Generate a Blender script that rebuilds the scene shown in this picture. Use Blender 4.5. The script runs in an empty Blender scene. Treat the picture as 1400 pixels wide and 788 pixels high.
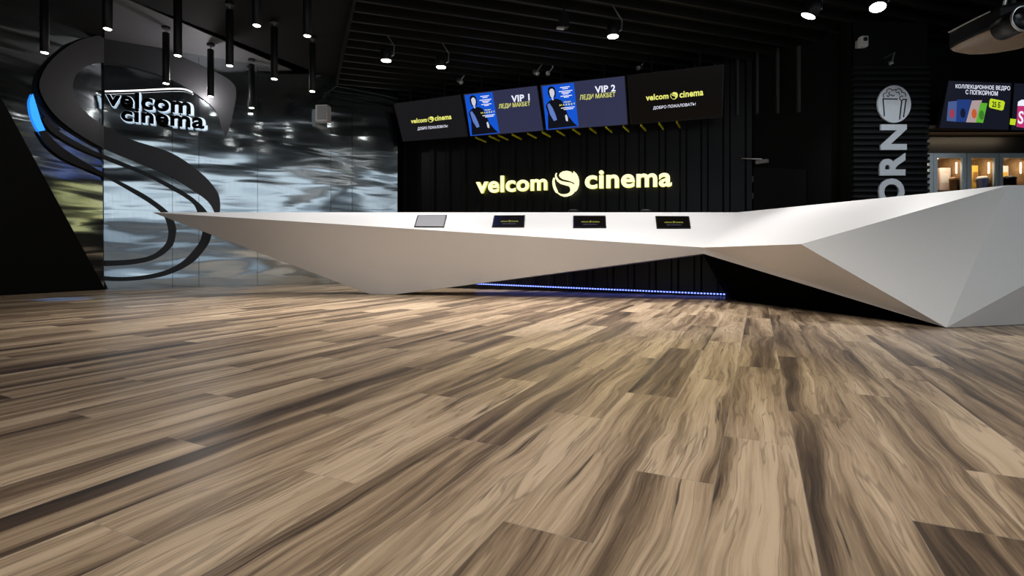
import bpy, bmesh, math, random
from mathutils import Vector as V
from mathutils import noise as mnoise
random.seed(7)
S = bpy.context.scene
COL = S.collection

# ------------------------------------------------------------------ camera
# The picture is 1400 x 788; level lens at eye height 0.55 m, horizon at row 350.
F, U0, V0, H = 700.0, 700.0, 350.0, 0.55
cd = bpy.data.cameras.new('camera'); cam = bpy.data.objects.new('camera', cd); COL.objects.link(cam)
cam.location = (0, 0, H); cam.rotation_euler = (math.pi / 2, 0, 0)
cd.sensor_width = 36; cd.sensor_fit = 'HORIZONTAL'; cd.lens = 36 * F / 1400
cd.shift_x = 0; cd.shift_y = (V0 - 394) / 1400; cd.clip_start = .02; cd.clip_end = 100
S.camera = cam

# ------------------------------------------------------------------ view, world, lamps of the hall
S.view_settings.view_transform = 'Standard'; S.view_settings.look = 'None'
S.view_settings.gamma = 1; S.view_settings.use_curve_mapping = False
S.view_settings.exposure = 0
w = bpy.data.worlds.new('world'); S.world = w; w.use_nodes = True
w.node_tree.nodes['Background'].inputs[0].default_value = (.5, .6, .8, 1)
w.node_tree.nodes['Background'].inputs[1].default_value = .02

def area(name, loc, target, sx, sy, power, color=(1, 1, 1), spread=180):
    l = bpy.data.lights.new(name, 'AREA'); l.shape = 'RECTANGLE'; l.size = sx; l.size_y = sy
    l.energy = power; l.color = color; l.spread = math.radians(spread)
    o = bpy.data.objects.new(name, l); COL.objects.link(o); o.location = loc
    o.rotation_euler = (V(target) - V(loc)).to_track_quat('-Z', 'Y').to_euler()
    return o
def spot(name, loc, target, power, angle=80, blend=.8, color=(1, 1, 1), r=.05):
    l = bpy.data.lights.new(name, 'SPOT'); l.energy = power; l.color = color
    l.spot_size = math.radians(angle); l.spot_blend = blend; l.shadow_soft_size = r
    o = bpy.data.objects.new(name, l); COL.objects.link(o); o.location = loc
    o.rotation_euler = (V(target) - V(loc)).to_track_quat('-Z', 'Y').to_euler()
    return o
WARM = (1, .95, .89); COOL = (.72, .86, 1)
# ceiling luminaires over the hall
area('hall_light_near', (.6, 1.3, 4.0), (.6, 1.5, 0), 3.8, 1.0, 62, WARM, 110)
area('hall_light_mid', (-.8, 5.0, 3.9), (-.8, 5.1, 0), 5.5, .8, 100, WARM, 75)
area('hall_light_right', (4.6, 2.2, 4.0), (3.9, 3.2, 0), 1.2, 1.6, 9, (.80, .97, 1), 110)
# a yellow accent lamp on the floor, an added cool spot to brighten the popcorn sign
spot('yellow_accent', (.9, 3.4, 3.9), (.58, 2.75, 0), 150, 36, 1.0, (1, .90, .14), .1)
spot('sign_fill_spot', (4.3, 4.4, 3.9), (5.5, 7.4, 1.95), 260, 34, .8, (.9, .95, 1), .1)
# daylight through the glazed front of the hall, behind the camera and to its right
# (bright sky through the upper panes, the duller street through the lower ones)
area('daylight_rear_sky', (1.5, -4.85, 2.95), (1.5, 2, 2.6), 14, 1.5, 80, (.82, .92, 1))
area('daylight_rear_street', (1.5, -4.85, 1.25), (1.5, 2, 1.25), 14, 1.8, 42, COOL)
area('daylight_side_sky', (9.85, -1.4, 2.95), (0, -1.4, 2.6), 6, 1.5, 34, (.82, .92, 1))
area('daylight_side_street', (9.85, -1.4, 1.25), (0, -1.4, 1.25), 6, 1.8, 9, COOL)
area('linear_light', (4.6, -.6, 4.05), (4.6, -.6, 0), .1, 6, 22, (1, .96, .92))

# ------------------------------------------------------------------ helpers
def ray(u, v): return V(((u - U0) / F, 1, (V0 - v) / F))
def at(u, v, y): return V((0, 0, H)) + ray(u, v) * y
class Plane:
    def __init__(s, p, n): s.p = V(p); s.n = V(n).normalized()
    def hit(s, u, v, off=0.0):           # point on the plane seen at (u, v); off pulls it towards the camera
        d = ray(u, v); o = V((0, 0, H))
        k = (s.p + s.n * off - o).dot(s.n) / d.dot(s.n)
        return o + d * k
def horiz_plane(p, d):                   # vertical plane through p along d, normal towards the camera
    n = V((d[1], -d[0], 0))
    if n.dot(V((0, 0, 0)) - V((p[0], p[1], 0))) < 0: n = -n
    return Plane(p, n)

class T:
    """tiny node-expression builder"""
    def __init__(s, name):
        s.m = bpy.data.materials.new(name); s.m.use_nodes = True; s.t = s.m.node_tree
        s.N = s.t.nodes; s.L = s.t.links; s.b = s.N['Principled BSDF']
    def put(s, sock, v):
        if isinstance(v, bpy.types.NodeSocket): s.L.new(v, sock)
        else: sock.default_value = v
    def math(s, op, a, b=None, c=None):
        n = s.N.new('ShaderNodeMath'); n.operation = op
        for i, v in enumerate((a, b, c)):
            if v is not None: s.put(n.inputs[i], v)
        return n.outputs[0]
    def xyz(s, x, y, z=0.0):
        n = s.N.new('ShaderNodeCombineXYZ')
        for i, v in enumerate((x, y, z)): s.put(n.inputs[i], v)
        return n.outputs[0]
    def sep(s, v):
        n = s.N.new('ShaderNodeSeparateXYZ'); s.L.new(v, n.inputs[0]); return n.outputs
    def pos(s): return s.N.new('ShaderNodeNewGeometry').outputs['Position']
    def noise(s, vec, scale, detail=3, rough=.5, dist=0, out=0):
        n = s.N.new('ShaderNodeTexNoise'); s.L.new(vec, n.inputs['Vector'])
        n.inputs['Scale'].default_value = scale; n.inputs['Detail'].default_value = detail
        n.inputs['Roughness'].default_value = rough; n.inputs['Distortion'].default_value = dist
        return n.outputs[out]
    def white(s, vec):
        n = s.N.new('ShaderNodeTexWhiteNoise'); s.L.new(vec, n.inputs['Vector']); return n.outputs
    def ramp(s, f, stops, interp='LINEAR'):
        n = s.N.new('ShaderNodeValToRGB'); s.L.new(f, n.inputs[0]); n.color_ramp.interpolation = interp
        e = n.color_ramp.elements
        while len(e) > 1: e.remove(e[-1])
        for i, (p, c) in enumerate(stops):
            el = e[0] if i == 0 else e.new(p)
            el.position = p; el.color = (c[0], c[1], c[2], 1) if hasattr(c, '__len__') else (c, c, c, 1)
        return n.outputs[0]
    def mix(s, f, a, b, mode='MIX'):
        n = s.N.new('ShaderNodeMix'); n.data_type = 'RGBA'; n.blend_type = mode
        s.put(n.inputs[0], f); s.put(n.inputs[6], a); s.put(n.inputs[7], b); return n.outputs[2]
    def bump(s, h, strength=.2, dist=.01):
        n = s.N.new('ShaderNodeBump'); n.inputs['Strength'].default_value = strength
        n.inputs['Distance'].default_value = dist; s.L.new(h, n.inputs['Height']); return n.outputs[0]
    def set(s, **k):
        for a, v in k.items(): s.put(s.b.inputs[a.replace('_', ' ')], v)
        return s.m

def mat(name, col, rough=.5, metal=0.0, grain=.06, scale=40, spec=.5, bump=0):
    t = T(name); n = t.noise(t.pos(), scale, 3)
    lo = tuple(c * (1 - grain) for c in col); hi = tuple(min(1, c * (1 + grain)) for c in col)
    c = t.ramp(n, [(.3, lo), (.7, hi)])
    t.set(Base_Color=c, Roughness=rough, Metallic=metal)
    t.b.inputs['Specular IOR Level'].default_value = spec
    if bump: t.set(Normal=t.bump(n, bump, .002))
    return t.m
def glow(name, col, strength, rough=.4):
    t = T(name); t.set(Base_Color=(col[0]*.1, col[1]*.1, col[2]*.1, 1), Roughness=rough)
    t.b.inputs['Specular IOR Level'].default_value = .25
    t.b.inputs['Emission Color'].default_value = (*col, 1)
    t.b.inputs['Emission Strength'].default_value = strength
    return t.m
def srgb(r, g, b):
    return tuple(((c / 255 + .055) / 1.055) ** 2.4 if c > 10 else c / 255 / 12.92 for c in (r, g, b))

def link(name, bm, m, parent=None, smooth=False):
    me = bpy.data.meshes.new(name)
    bmesh.ops.recalc_face_normals(bm, faces=bm.faces[:])
    q = parent
    while q:                                # parts are modelled in their thing's own space
        bmesh.ops.translate(bm, verts=bm.verts[:], vec=-q.location); q = q.parent
    bm.to_mesh(me); bm.free()
    for mm in (m if isinstance(m, (list, tuple)) else [m]): me.materials.append(mm)
    if smooth:
        for p in me.polygons: p.use_smooth = True
    o = bpy.data.objects.new(name, me); COL.objects.link(o)
    if parent: o.parent = parent
    return o
def structure(o): o['kind'] = 'structure'; return o
def tag(o, label, cat, group=None):
    o['label'] = label; o['category'] = cat
    if group: o['group'] = group
    return o
def thing(name, loc, label, cat, group=None):
    o = bpy.data.objects.new(name, None); COL.objects.link(o); o.location = loc; o.empty_display_size = .1
    return tag(o, label, cat, group)
def faces_bm(vs, fs, bm=None):
    bm = bm or bmesh.new(); b = [bm.verts.new(p) for p in vs]
    for f in fs:
        try: bm.faces.new([b[i] for i in f])
        except ValueError: pass
    return bm
def prism(pts, d, bm=None):              # polygon pushed along d
    bm = bm or bmesh.new(); d = V(d); n = len(pts)
    a = [bm.verts.new(V(p)) for p in pts]; b = [bm.verts.new(V(p) + d) for p in pts]
    bm.faces.new(a); bm.faces.new(b[::-1])
    for i in range(n): bm.faces.new((a[i], b[i], b[(i + 1) % n], a[(i + 1) % n]))
    return bm
def box(c, sx, sy, sz, bm=None, ang=0.0, bev=0.0):
    bm = bm or bmesh.new(); c = V(c); ca, sa = math.cos(ang), math.sin(ang); vs = []
    for z in (-.5, .5):
        for x, y in ((-.5, -.5), (.5, -.5), (.5, .5), (-.5, .5)):
            X, Y = x * sx, y * sy
            vs.append(bm.verts.new(c + V((X * ca - Y * sa, X * sa + Y * ca, z * sz))))
    fs = [bm.faces.new([vs[i] for i in q]) for q in ((0,1,2,3),(7,6,5,4),(0,4,5,1),(1,5,6,2),(2,6,7,3),(3,7,4,0))]
    if bev:
        es = list({e for f in fs for e in f.edges})
        bmesh.ops.bevel(bm, geom=es, offset=bev, segments=2, affect='EDGES', profile=.7)
    return bm
def frame_of(ax):
    ax = V(ax).normalized(); x = ax.orthogonal().normalized(); return x, ax.cross(x)
def lathe(prof, o, ax=(0, 0, 1), n=28, bm=None, cap=True):   # prof: list of (radius, distance along ax)
    bm = bm or bmesh.new(); o = V(o); ax = V(ax).normalized(); x, y = frame_of(ax); rings = []
    for r, h in prof:
        rings.append([bm.verts.new(o + ax * h + (x * math.cos(2*math.pi*i/n) + y * math.sin(2*math.pi*i/n)) * r) for i in range(n)])
    for a, b in zip(rings, rings[1:]):
        for i in range(n): bm.faces.new((a[i], a[(i+1) % n], b[(i+1) % n], b[i]))
    if cap: bm.faces.new(rings[0][::-1]); bm.faces.new(rings[-1])
    return bm
def tube(pts, r, n=10, bm=None):
    bm = bm or bmesh.new(); pts = [V(p) for p in pts]; rings = []
    for k, p in enumerate(pts):
        d = (pts[min(k+1, len(pts)-1)] - pts[max(k-1, 0)]).normalized()
        x, y = frame_of(d)
        if rings:
            x = (px - d * px.dot(d)).normalized(); y = d.cross(x)
        px = x
        rings.append([bm.verts.new(p + (x*math.cos(2*math.pi*i/n) + y*math.sin(2*math.pi*i/n)) * r) for i in range(n)])
    for a, b in zip(rings, rings[1:]):
        for i in range(n): bm.faces.new((a[i], a[(i+1) % n], b[(i+1) % n], b[i]))
    bm.faces.new(rings[0][::-1]); bm.faces.new(rings[-1]); return bm
def spline(pts, k=6):                    # Catmull-Rom through 2-D or 3-D points
    P = [V(p) if len(p) == 3 else V((p[0], p[1], 0)) for p in pts]; out = []
    for i in range(len(P) - 1):
        a, b, c, d = P[max(i-1, 0)], P[i], P[i+1], P[min(i+2, len(P)-1)]
        for j in range(k):
            t = j / k
            out.append(.5 * (2*b + (c-a)*t + (2*a-5*b+4*c-d)*t*t + (3*b-a-3*c+d)*t*t*t))
    out.append(P[-1]); return out
_tc = {}; _tb = {}
def text2d(s, off=0.0, ref=None):
    """letter shapes of s as flat faces in a unit box"""
    if (s, off, ref) in _tc: return _tc[s, off, ref]
    if ref is None: box_ = None
    else: text2d(s, ref); box_ = _tb[s, ref]
    c = bpy.data.curves.new('lettering', 'FONT'); c.body = s; c.offset = off; c.space_character = 1.0 + off * 1.6; c.resolution_u = 4
    o = bpy.data.objects.new('lettering', c); COL.objects.link(o)
    me = o.evaluated_get(bpy.context.evaluated_depsgraph_get()).to_mesh()
    vs = [(v.co.x, v.co.y) for v in me.vertices]; fs = [tuple(p.vertices) for p in me.polygons]
    bpy.data.objects.remove(o); bpy.data.curves.remove(c)
    x0, x1, y0, y1 = box_ or (min(v[0] for v in vs), max(v[0] for v in vs), min(v[1] for v in vs), max(v[1] for v in vs)); _tb[s, off] = (x0, x1, y0, y1)
    r = [((x-x0)/(x1-x0), (y-y0)/(y1-y0)) for x, y in vs], fs
    _tc[s, off, ref] = r; return r
def quad_map(TL, TR, BR, BL):            # unit box -> four picture points
    return lambda x, y: tuple((BL[i]*(1-x) + BR[i]*x)*(1-y) + (TL[i]*(1-x) + TR[i]*x)*y for i in (0, 1))
def solid(vs, fs, d, bm=None):           # flat faces pushed along d into a solid
    bm2 = faces_bm(vs, fs)
    bmesh.ops.remove_doubles(bm2, verts=bm2.verts[:], dist=1e-6)
    r = bmesh.ops.extrude_face_region(bm2, geom=bm2.faces[:])
    for g in r['geom']:
        if isinstance(g, bmesh.types.BMVert): g.co += V(d)
    return bm2
def letter(name, s, pl, quad, off, depth, m, parent, bold=0.0, ref=None):
    vs, fs = text2d(s, bold, ref); q = quad_map(*quad)
    P = [pl.hit(*q(x, y), off) for x, y in vs]
    return link(name, solid(P, fs, -pl.n * depth), m, parent)
def px_solid(name, pts, pl, off, depth, m, parent, bm=None):
    P = [pl.hit(p[0], p[1], off) for p in pts]
    return link(name, prism(P, -pl.n * depth), m, parent)
def offset_plane(pl, o): return Plane(pl.p + pl.n * o, pl.n)

# ------------------------------------------------------------------ materials
def floor_material():
    t = T('wood_planks'); p = t.sep(t.pos()); x, y = p[0], p[1]
    M = t.math
    s = M('ADD', M('MULTIPLY', x, .433), M('MULTIPLY', y, .9015))
    q = M('SUBTRACT', M('MULTIPLY', x, .9015), M('MULTIPLY', y, .433))
    W, LEN = .191, 1.11
    rr = M('DIVIDE', M('ADD', q, .0933), W); row = M('FLOOR', rr)
    cc = M('DIVIDE', M('SUBTRACT', s, M('ADD', M('MULTIPLY', row, .37), 1.689)), LEN); colm = M('FLOOR', cc)
    wn = t.white(t.xyz(row, colm, 3.0)); rnd, rcol = wn['Value'], t.sep(wn['Color'])
    ox = M('MULTIPLY', rcol[0], 40.0); oy = M('MULTIPLY', rcol[1], 40.0)
    base = t.xyz(M('ADD', s, ox), M('ADD', q, oy), M('MULTIPLY', rcol[2], 20.0))
    def stretch(a, b):
        return t.xyz(M('MULTIPLY', M('ADD', s, ox), a), M('MULTIPLY', M('ADD', q, oy), b), M('MULTIPLY', rcol[2], 20.0))
    # slow warp so the figure wanders across the plank
    wv = t.noise(stretch(1.6, 3.0), 1.0, 2)
    warp = M('MULTIPLY', M('SUBTRACT', wv, .5), .10)
    def stretch_w(a, b):
        return t.xyz(M('MULTIPLY', M('ADD', s, ox), a), M('MULTIPLY', M('ADD', M('ADD', q, oy), warp), b), M('MULTIPLY', rcol[2], 20.0))
    heart = t.noise(stretch_w(.5, 8.5), 1.0, 4, .55, .3)            # broad dark and pale bands
    streak = t.noise(stretch_w(.8, 30.0), 1.0, 5, .68, .2)         # narrower streaks
    fine = t.noise(stretch_w(3.5, 170.0), 1.0, 5, .8)               # pores
    ring = M('SINE', M('MULTIPLY', M('ADD', heart, M('MULTIPLY', fine, .02)), 70.0))   # growth lines that follow the bands
    ringm = t.ramp(ring, [(.70, 0.0), (1.0, 1.0)])
    v = M('ADD', M('MULTIPLY', heart, .90), M('MULTIPLY', streak, .44))
    v = M('ADD', v, M('MULTIPLY', fine, .34))
    v = M('ADD', v, M('SUBTRACT', M('MULTIPLY', M('SUBTRACT', rnd, .5), .16), .02))
    col = t.ramp(v, [(.56, (.034, .024, .018)), (.66, (.078, .052, .034)), (.735, (.165, .112, .070)), (.795, (.265, .186, .118)),
                     (.865, (.39, .283, .182)), (.99, (.58, .44, .30))])
    col = t.mix(M('MULTIPLY', ringm, .42), col, (.10, .068, .045, 1))
    crack = t.ramp(t.noise(stretch_w(1.7, 48.0), 1.0, 3, .55), [(.29, 1.0), (.34, 0.0)])
    col = t.mix(M('MULTIPLY', crack, .8), col, (.035, .025, .019, 1))
    # joints: thin pale bevels
    fr = M('FRACT', rr); fc = M('FRACT', cc)
    er = M('MULTIPLY', M('MINIMUM', fr, M('SUBTRACT', 1.0, fr)), W)
    ec = M('MULTIPLY', M('MINIMUM', fc, M('SUBTRACT', 1.0, fc)), LEN)
    e = M('MINIMUM', er, ec)
    joint = t.ramp(M('MULTIPLY', e, 100.0), [(.09, 1.0), (.16, 0.0)])
    col = t.mix(M('MULTIPLY', joint, .5), col, (.30, .25, .21, 1))
    hgt = M('SUBTRACT', M('MULTIPLY', v, .35), M('MULTIPLY', joint, .8))
    rough = M('ADD', M('MULTIPLY', fine, .10), .30)
    t.set(Base_Color=col, Roughness=rough, Normal=t.bump(hgt, .22, .0025))
    t.b.inputs['Specular IOR Level'].default_value = .42
    return t.m
def steel_material():
    t = T('rolled_steel'); p = t.pos(); M = t.math; q = t.sep(p)
    along = M('ADD', M('MULTIPLY', q[0], .873), M('MULTIPLY', q[1], .488))
    big = t.noise(t.xyz(M('MULTIPLY', along, .55), M('MULTIPLY', q[2], 1.5), M('MULTIPLY', q[1], .1)), 1.0, 1.0, .35, .5)
    small = t.noise(t.xyz(M('MULTIPLY', along, .9), M('MULTIPLY', q[2], 4.5), 0.0), 1.0, 1.5, .45, .5)
    brush = t.noise(t.xyz(M('MULTIPLY', along, 240.0), M('MULTIPLY', q[2], 3.0), 0.0), 1.0, 2)
    h = M('ADD', M('MULTIPLY', big, 1.0), M('MULTIPLY', small, .15))
    c = t.ramp(brush, [(.3, (.50, .56, .59)), (.7, (.58, .64, .67))])
    t.set(Base_Color=c, Metallic=1.0, Roughness=.12, Normal=t.bump(h, 1.0, .048))
    return t.m
M_floor = floor_material(); M_steel = steel_material()
M_white = mat('white_solid_surface', (.80, .79, .79), .42, grain=.01)
M_black = mat('black_paint', (.005, .005, .005), .6, spec=.15)
M_void = mat('matt_black_plinth', (.002, .002, .002), .9, spec=.02)
M_corr = mat('black_corrugated_metal', (.007, .007, .008), .42, spec=.3)
M_rib = mat('dark_grey_fin', (.05, .048, .046), .5)
M_ceil = mat('black_ceiling_paint', (.012, .012, .0125), .8, spec=.15)
M_ceil2 = mat('grey_ceiling_panel', (.12, .12, .13), .6)
M_slat = mat('black_ceiling_slats', (.009, .009, .0085), .5, spec=.3)
M_slat_signlit = mat('sign_lit_soffit_slats', (.75, .70, .03), .5)
M_dark = mat('black_anodised', (.007, .007, .008), .42, spec=.3)
M_band = mat('graphite_satin', (.055, .055, .06), .45, .3)
M_thin = mat('graphite_dark', (.012, .012, .014), .4)
M_blue = glow('blue_lit_acrylic', (.03, .30, 1.0), 1.5)
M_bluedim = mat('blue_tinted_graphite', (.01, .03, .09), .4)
M_lamp = glow('lamp_face', (1, .96, .9), 14)
M_refl_line = glow('reflected_line_glow', (1, .95, .95), 2.2)
M_halo = glow('white_halo', (.72, .85, 1), 1.0)
M_yel = glow('sign_face', (1, .95, .52), 1.3)
M_yels = glow('sign_side', (.85, .78, .06), .8)
M_led = glow('blue_led', (.16, .22, 1.0), 3.2)
M_silver = mat('brushed_silver', (.55, .55, .56), .3, .9)
M_grey = mat('grey_plastic', (.35, .35, .36), .5)
M_letter = mat('pale_grey_letters', (.62, .66, .70), .6)
M_glass_black = mat('black_screen_glass', (.006, .006, .007), .3, spec=.25)
def screen(name, rgb, k=1.0): return glow(name, srgb(*rgb), k, .2)
M_scr_navy = screen('screen_navy', (48, 50, 76)); M_scr_black = screen('screen_black', (14, 11, 9)); M_scr_grey = screen('screen_charcoal', (26, 25, 27))
for m_ in (M_scr_black, M_scr_grey): m_.node_tree.nodes['Principled BSDF'].inputs['Specular IOR Level'].default_value = .1
M_txt_w = glow('screen_white', (.85, .87, 1), 1.0); M_txt_y = glow('screen_yellow', srgb(235, 235, 120), 1.0)
M_ps_blue = screen('poster_blue', (20, 84, 205)); M_ps_dark = screen('poster_dark', (16, 17, 26)); M_ps_skin = screen('poster_pale', (205, 205, 220))
M_ps_sleeve = screen('poster_sleeve', (96, 122, 190)); M_scr_glare = glow('screen_glare', srgb(135, 133, 138), 1, .6)  # last one: pale grey glow stands in for glare on a monitor

# ------------------------------------------------------------------ room shell
def flat(name, pts, m, thick): return structure(link(name, prism(pts, (0, 0, thick)), m))
flat('floor', [(-11, -5, 0), (11, -5, 0), (11, 13, 0), (-11, 13, 0)], M_floor, -.1)
CE = 4.1
flat('ceiling', [(-11, -5, CE), (11, -5, CE), (11, 13, CE), (-11, 13, CE)], M_ceil, .1)
zc = Plane((0, 0, CE - .015), (0, 0, -1))
flat('ceiling_panel', [zc.hit(143, 54), zc.hit(452, 108), zc.hit(452, 119), zc.hit(175, 0), zc.hit(143, -14)], M_ceil2, .012)

# polished steel wall on the left, made of sheets that lie a touch out of line
C0 = V((-6.697, 8.4, 0)); MD = V((1.79, 1, 0)).normalized(); MP = horiz_plane(C0, MD)
LD = V((-.5, -1.4, 0)).normalized(); LP = horiz_plane(C0, LD)
def wall_u(pl, u): p = pl.hit(u, 300); return V((p.x, p.y, 0))
seams = [142, 236, 272, 352, 452, 481, 543]
bm = bmesh.new()
for k, (a, b) in enumerate(zip(seams, seams[1:])):
    pa, pb = wall_u(MP, a), wall_u(MP, b); d = (pb - pa).normalized() * .003
    t0 = [0, .012, .004, .01, -.004, .012][k]
    pa += d; pb -= d; n = MP.n
    zs = [0, 1.32, 2.64, CE]
    for z0, z1 in zip(zs, zs[1:]):
        l0, l1 = n * (z0 * .011), n * (z1 * .011)
        prism([pa + l0 + V((0, 0, z0 + .002)), pb + l0 + n*t0*.4 + V((0, 0, z0 + .002)), pb + l1 + n*t0*.4 + V((0, 0, z1 - .001)), pa + l1 + V((0, 0, z1 - .001))], -n * .03, bm)
structure(link('wall_left', bm, M_steel))
bm = prism([wall_u(MP, 142) - MP.n*.05, wall_u(MP, 545) - MP.n*.05, wall_u(MP, 545) - MP.n*.05 + V((0, 0, CE)), wall_u(MP, 142) - MP.n*.05 + V((0, 0, CE))], -MP.n * .1)
structure(link('wall_left_backing', bm, M_black))
bm = prism([C0, C0 + LD * 3.2, C0 + LD * 3.2 + V((0, 0, CE)), C0 + V((0, 0, CE))], -LP.n * .06)
structure(link('wall_left_return', bm, M_steel))
# black raking wall in front of the return
tip = LP.hit(5, 140, .1); s_t = (tip - C0).dot(LD)
sl = [(.04, 0), (s_t, tip.z), (s_t * CE / tip.z, CE), (6.5, CE), (6.5, 0)]
bm = prism([C0 + LP.n*.1 + LD*s + V((0, 0, z)) for s, z in sl], -LP.n * .095)
structure(link('wall_left_raking', bm, M_black))
# the dark rest of the hall behind the camera
bm = bmesh.new()
box((-10.9, 4, 2.05), .1, 18, CE, bm); structure(link('wall_left_hall', bm, mat('hall_wall_dark', (.03, .03, .034), .7)))
def opening_wall(name, a, b, z0, z1, x0, x1, m):
    a, b = V(a), V(b); d = (b - a).normalized(); L = (b - a).length; n = V((-d.y, d.x, 0)) * .1; bm = bmesh.new()
    for p, q, lo, hi in ((0, x0, 0, CE), (x1, L, 0, CE), (x0, x1, 0, z0), (x0, x1, z1, CE)):
        prism([a + d*p + V((0,0,lo)), a + d*q + V((0,0,lo)), a + d*q + V((0,0,hi)), a + d*p + V((0,0,hi))], n, bm)
    return structure(link(name, bm, m))
M_hall = mat('hall_wall_grey', (.035, .035, .04), .7)
opening_wall('wall_rear', (-11, -5.0, 0), (11, -5.0, 0), .3, 3.75, 5.4, 19.6, M_hall)
opening_wall('wall_right', (10.0, -5, 0), (10.0, 13, 0), .3, 3.75, .5, 6.7, M_hall)

# corrugated black wall behind the counter
BD = V((.944, -.33, 0)).normalized(); BP0 = V((1.14, 10, 0)); BP = horiz_plane(BP0, BD)
def corrugated(name, p0, p1, z0, z1, m, pitch=.36, depth=.05, parent=None):
    p0, p1 = V(p0), V(p1); d = (p1 - p0).normalized(); L = (p1 - p0).length
    n = V((d.y, -d.x, 0)); n = n if n.y < 0 else -n
    k = max(1, round(L / pitch)); pr = []
    for i in range(k):
        a = L * i / k; w_ = L / k
        pr += [(a, 0), (a + .62*w_, 0), (a + .70*w_, depth), (a + .92*w_, depth)]
    pr.append((L, 0)); bm = bmesh.new(); lo = []; hi = []
    for s, o in pr:
        q = p0 + d*s + n*o; lo.append(bm.verts.new(q + V((0,0,z0)))); hi.append(bm.verts.new(q + V((0,0,z1))))
    for i in range(len(pr) - 1): bm.faces.new((lo[i], lo[i+1], hi[i+1], hi[i]))
    bk = [bm.verts.new(p + V((0,0,z)) - n*.1) for p, z in ((p0, z0), (p1, z0), (p1, z1), (p0, z1))]
    bm.faces.new(bk)
    bm.faces.new([bk[0], lo[0], hi[0], bk[3]]); bm.faces.new([bk[1], lo[-1], hi[-1], bk[2]])
    return link(name, bm, m, parent)
wl, wr = BP0 + BD * -6.2, BP0 + BD * 3.25
structure(corrugated('wall_back', wl, wr, 0, CE, M_corr))
# tall fins on the bulkhead above, right of the hanging screens and peeping over them
bm = bmesh.new()
FP = offset_plane(BP, .08)
for u, v0, v1 in ((1008, 73, 157), (1035, 69, 156), (1063, 66, 155), (1092, 63, 153)):
    p = FP.hit(u, v1) if u < 1031 else at(u, v1, 8.9 - (u - 1031) * .012)
    top = H + (V0 - v0) / F * p.y
    box((p.x, p.y, (p.z + top) / 2), .035, .05, top - p.z, bm)
for u, v0, v1 in ((846, 70, 100), (872, 78, 98), (898, 75, 98), (924, 75, 95), (950, 72, 92), (977, 70, 90), (820, 76, 104), (794, 80, 106), (705, 90, 117), (680, 92, 120)):
    p = FP.hit(u, v1); top = H + (V0 - v0) / F * p.y
    box((p.x, p.y, (p.z + top) / 2), .03, .04, top - p.z, bm)
structure(link('wall_back_fins', bm, M_rib))
# bulkhead slab the right fins stand on, wall with the staff door
qa, qb, qc = V((wr.x, wr.y, 0)), V((5.05, 7.95, 0)), V((4.94, 7.4, 0))
dd = (qb - qa).normalized(); dn = V((dd.y, -dd.x, 0)); dn = dn if dn.y < 0 else -dn
structure(link('wall_back_right', prism([qa, qb, qb + V((0,0,CE)), qa + V((0,0,CE))], -dn * .1), M_black))
DP = Plane(qa, dn)
bm = prism([DP.hit(1031, 300, .0) * 1, DP.hit(1103, 300, .0), DP.hit(1103, 232, 0), DP.hit(1031, 229, 0)], dn * .03)
for v_ in bm.verts:
    if v_.co.z < 1.5: v_.co.z = .01
door = structure(link('door_1', bm, M_dark))
for v in (245, 268): 
    p = DP.hit(1029.5, v, .03); link('hinge', box(p, .016, .03, .10, ang=math.atan2(dd.y, dd.x)), M_silver, door)
p = DP.hit(1042, 221, .06)
bm = box(p, .20, .07, .06, ang=math.atan2(dd.y, dd.x), bev=.008); clo = link('door_closer', bm, M_grey, door)
link('closer_arm', tube([DP.hit(1014, 216.5, .17), DP.hit(1028, 217.2, .15), DP.hit(1042, 217.5, .08)], .012, 8), M_silver, clo)

# slatted wall with the word and the popcorn disc
PY = 7.4; PP = Plane((0, PY, 0), (0, -1, 0))
xl, xr = at(1167, 0, PY).x, at(1271, 0, PY).x
structure(link('wall_right_snack', prism([(xl, PY + .04, 0), (xr, PY + .04, 0), (xr, PY + .04, CE), (xl, PY + .04, CE)], (0, .25, 0)), M_black))
structure(link('wall_right_snack_side', prism([(xl - .001, PY + .04, 0), (xl + .02, PY + .04, 0), qb + V((.1, .1, 0)), qb], (0, 0, CE)), M_black))
bm = bmesh.new(); z = .02
while z < 3.26:
    pr = [(0, 0), (-.045, .012), (-.045, .042), (0, .056)]
    prism([(xl, PY + .04 + y, z + h) for y, h in pr], (xr - xl, 0, 0), bm); z += .085
structure(link('trim_1', bm, mat('black_slat_cladding', (.008, .008, .009), .45, spec=.3)))
# rear wall of the snack bar
SY = 8.25
structure(link('wall_right_bar', prism([(xr - .1, SY, 0), (9.99, SY, 0), (9.99, SY, CE), (xr - .1, SY, CE)], (0, .1, 0)), M_black))

# slatted ceiling over the counter
e0 = V((-3.97, 11.33, 0)); ed = V((.383, -.924, 0)); sd = V((3, 1, 0)).normalized(); sn = V((-sd.y, sd.x, 0))
bm = bmesh.new(); c_hi = e0.dot(sn); k = 0
while True:
    c = c_hi - .324 * k - .05; k += 1
    if c < 2.4: break
    s0 = (c - e0.dot(sn)) / ed.dot(sn); a = e0 + ed * s0
    n2 = V((BD.y, -BD.x, 0)); tmax = (BP0 - n2*0 - a).dot(n2) / sd.dot(n2) - .12
    tx = (9.8 - a.x) / sd.x
    L = min(tx, tmax if tmax > 0 else tx)
    if L < .3: continue
    m_ = a + sd * (L / 2); 
    box((m_.x, m_.y, 4.0), L, .045, .13, bm, ang=math.atan2(sd.y, sd.x))
structure(link('ceiling_slats', bm, M_slat))
bm = bmesh.new(); a = e0 + ed * .5; b = e0 + ed * 12
m_ = (a + b) / 2; box((m_.x, m_.y, 4.0), (b - a).length, .04, .16, bm, ang=math.atan2(ed.y, ed.x))
structure(link('ceiling_slat_edge', bm, M_black))

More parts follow.
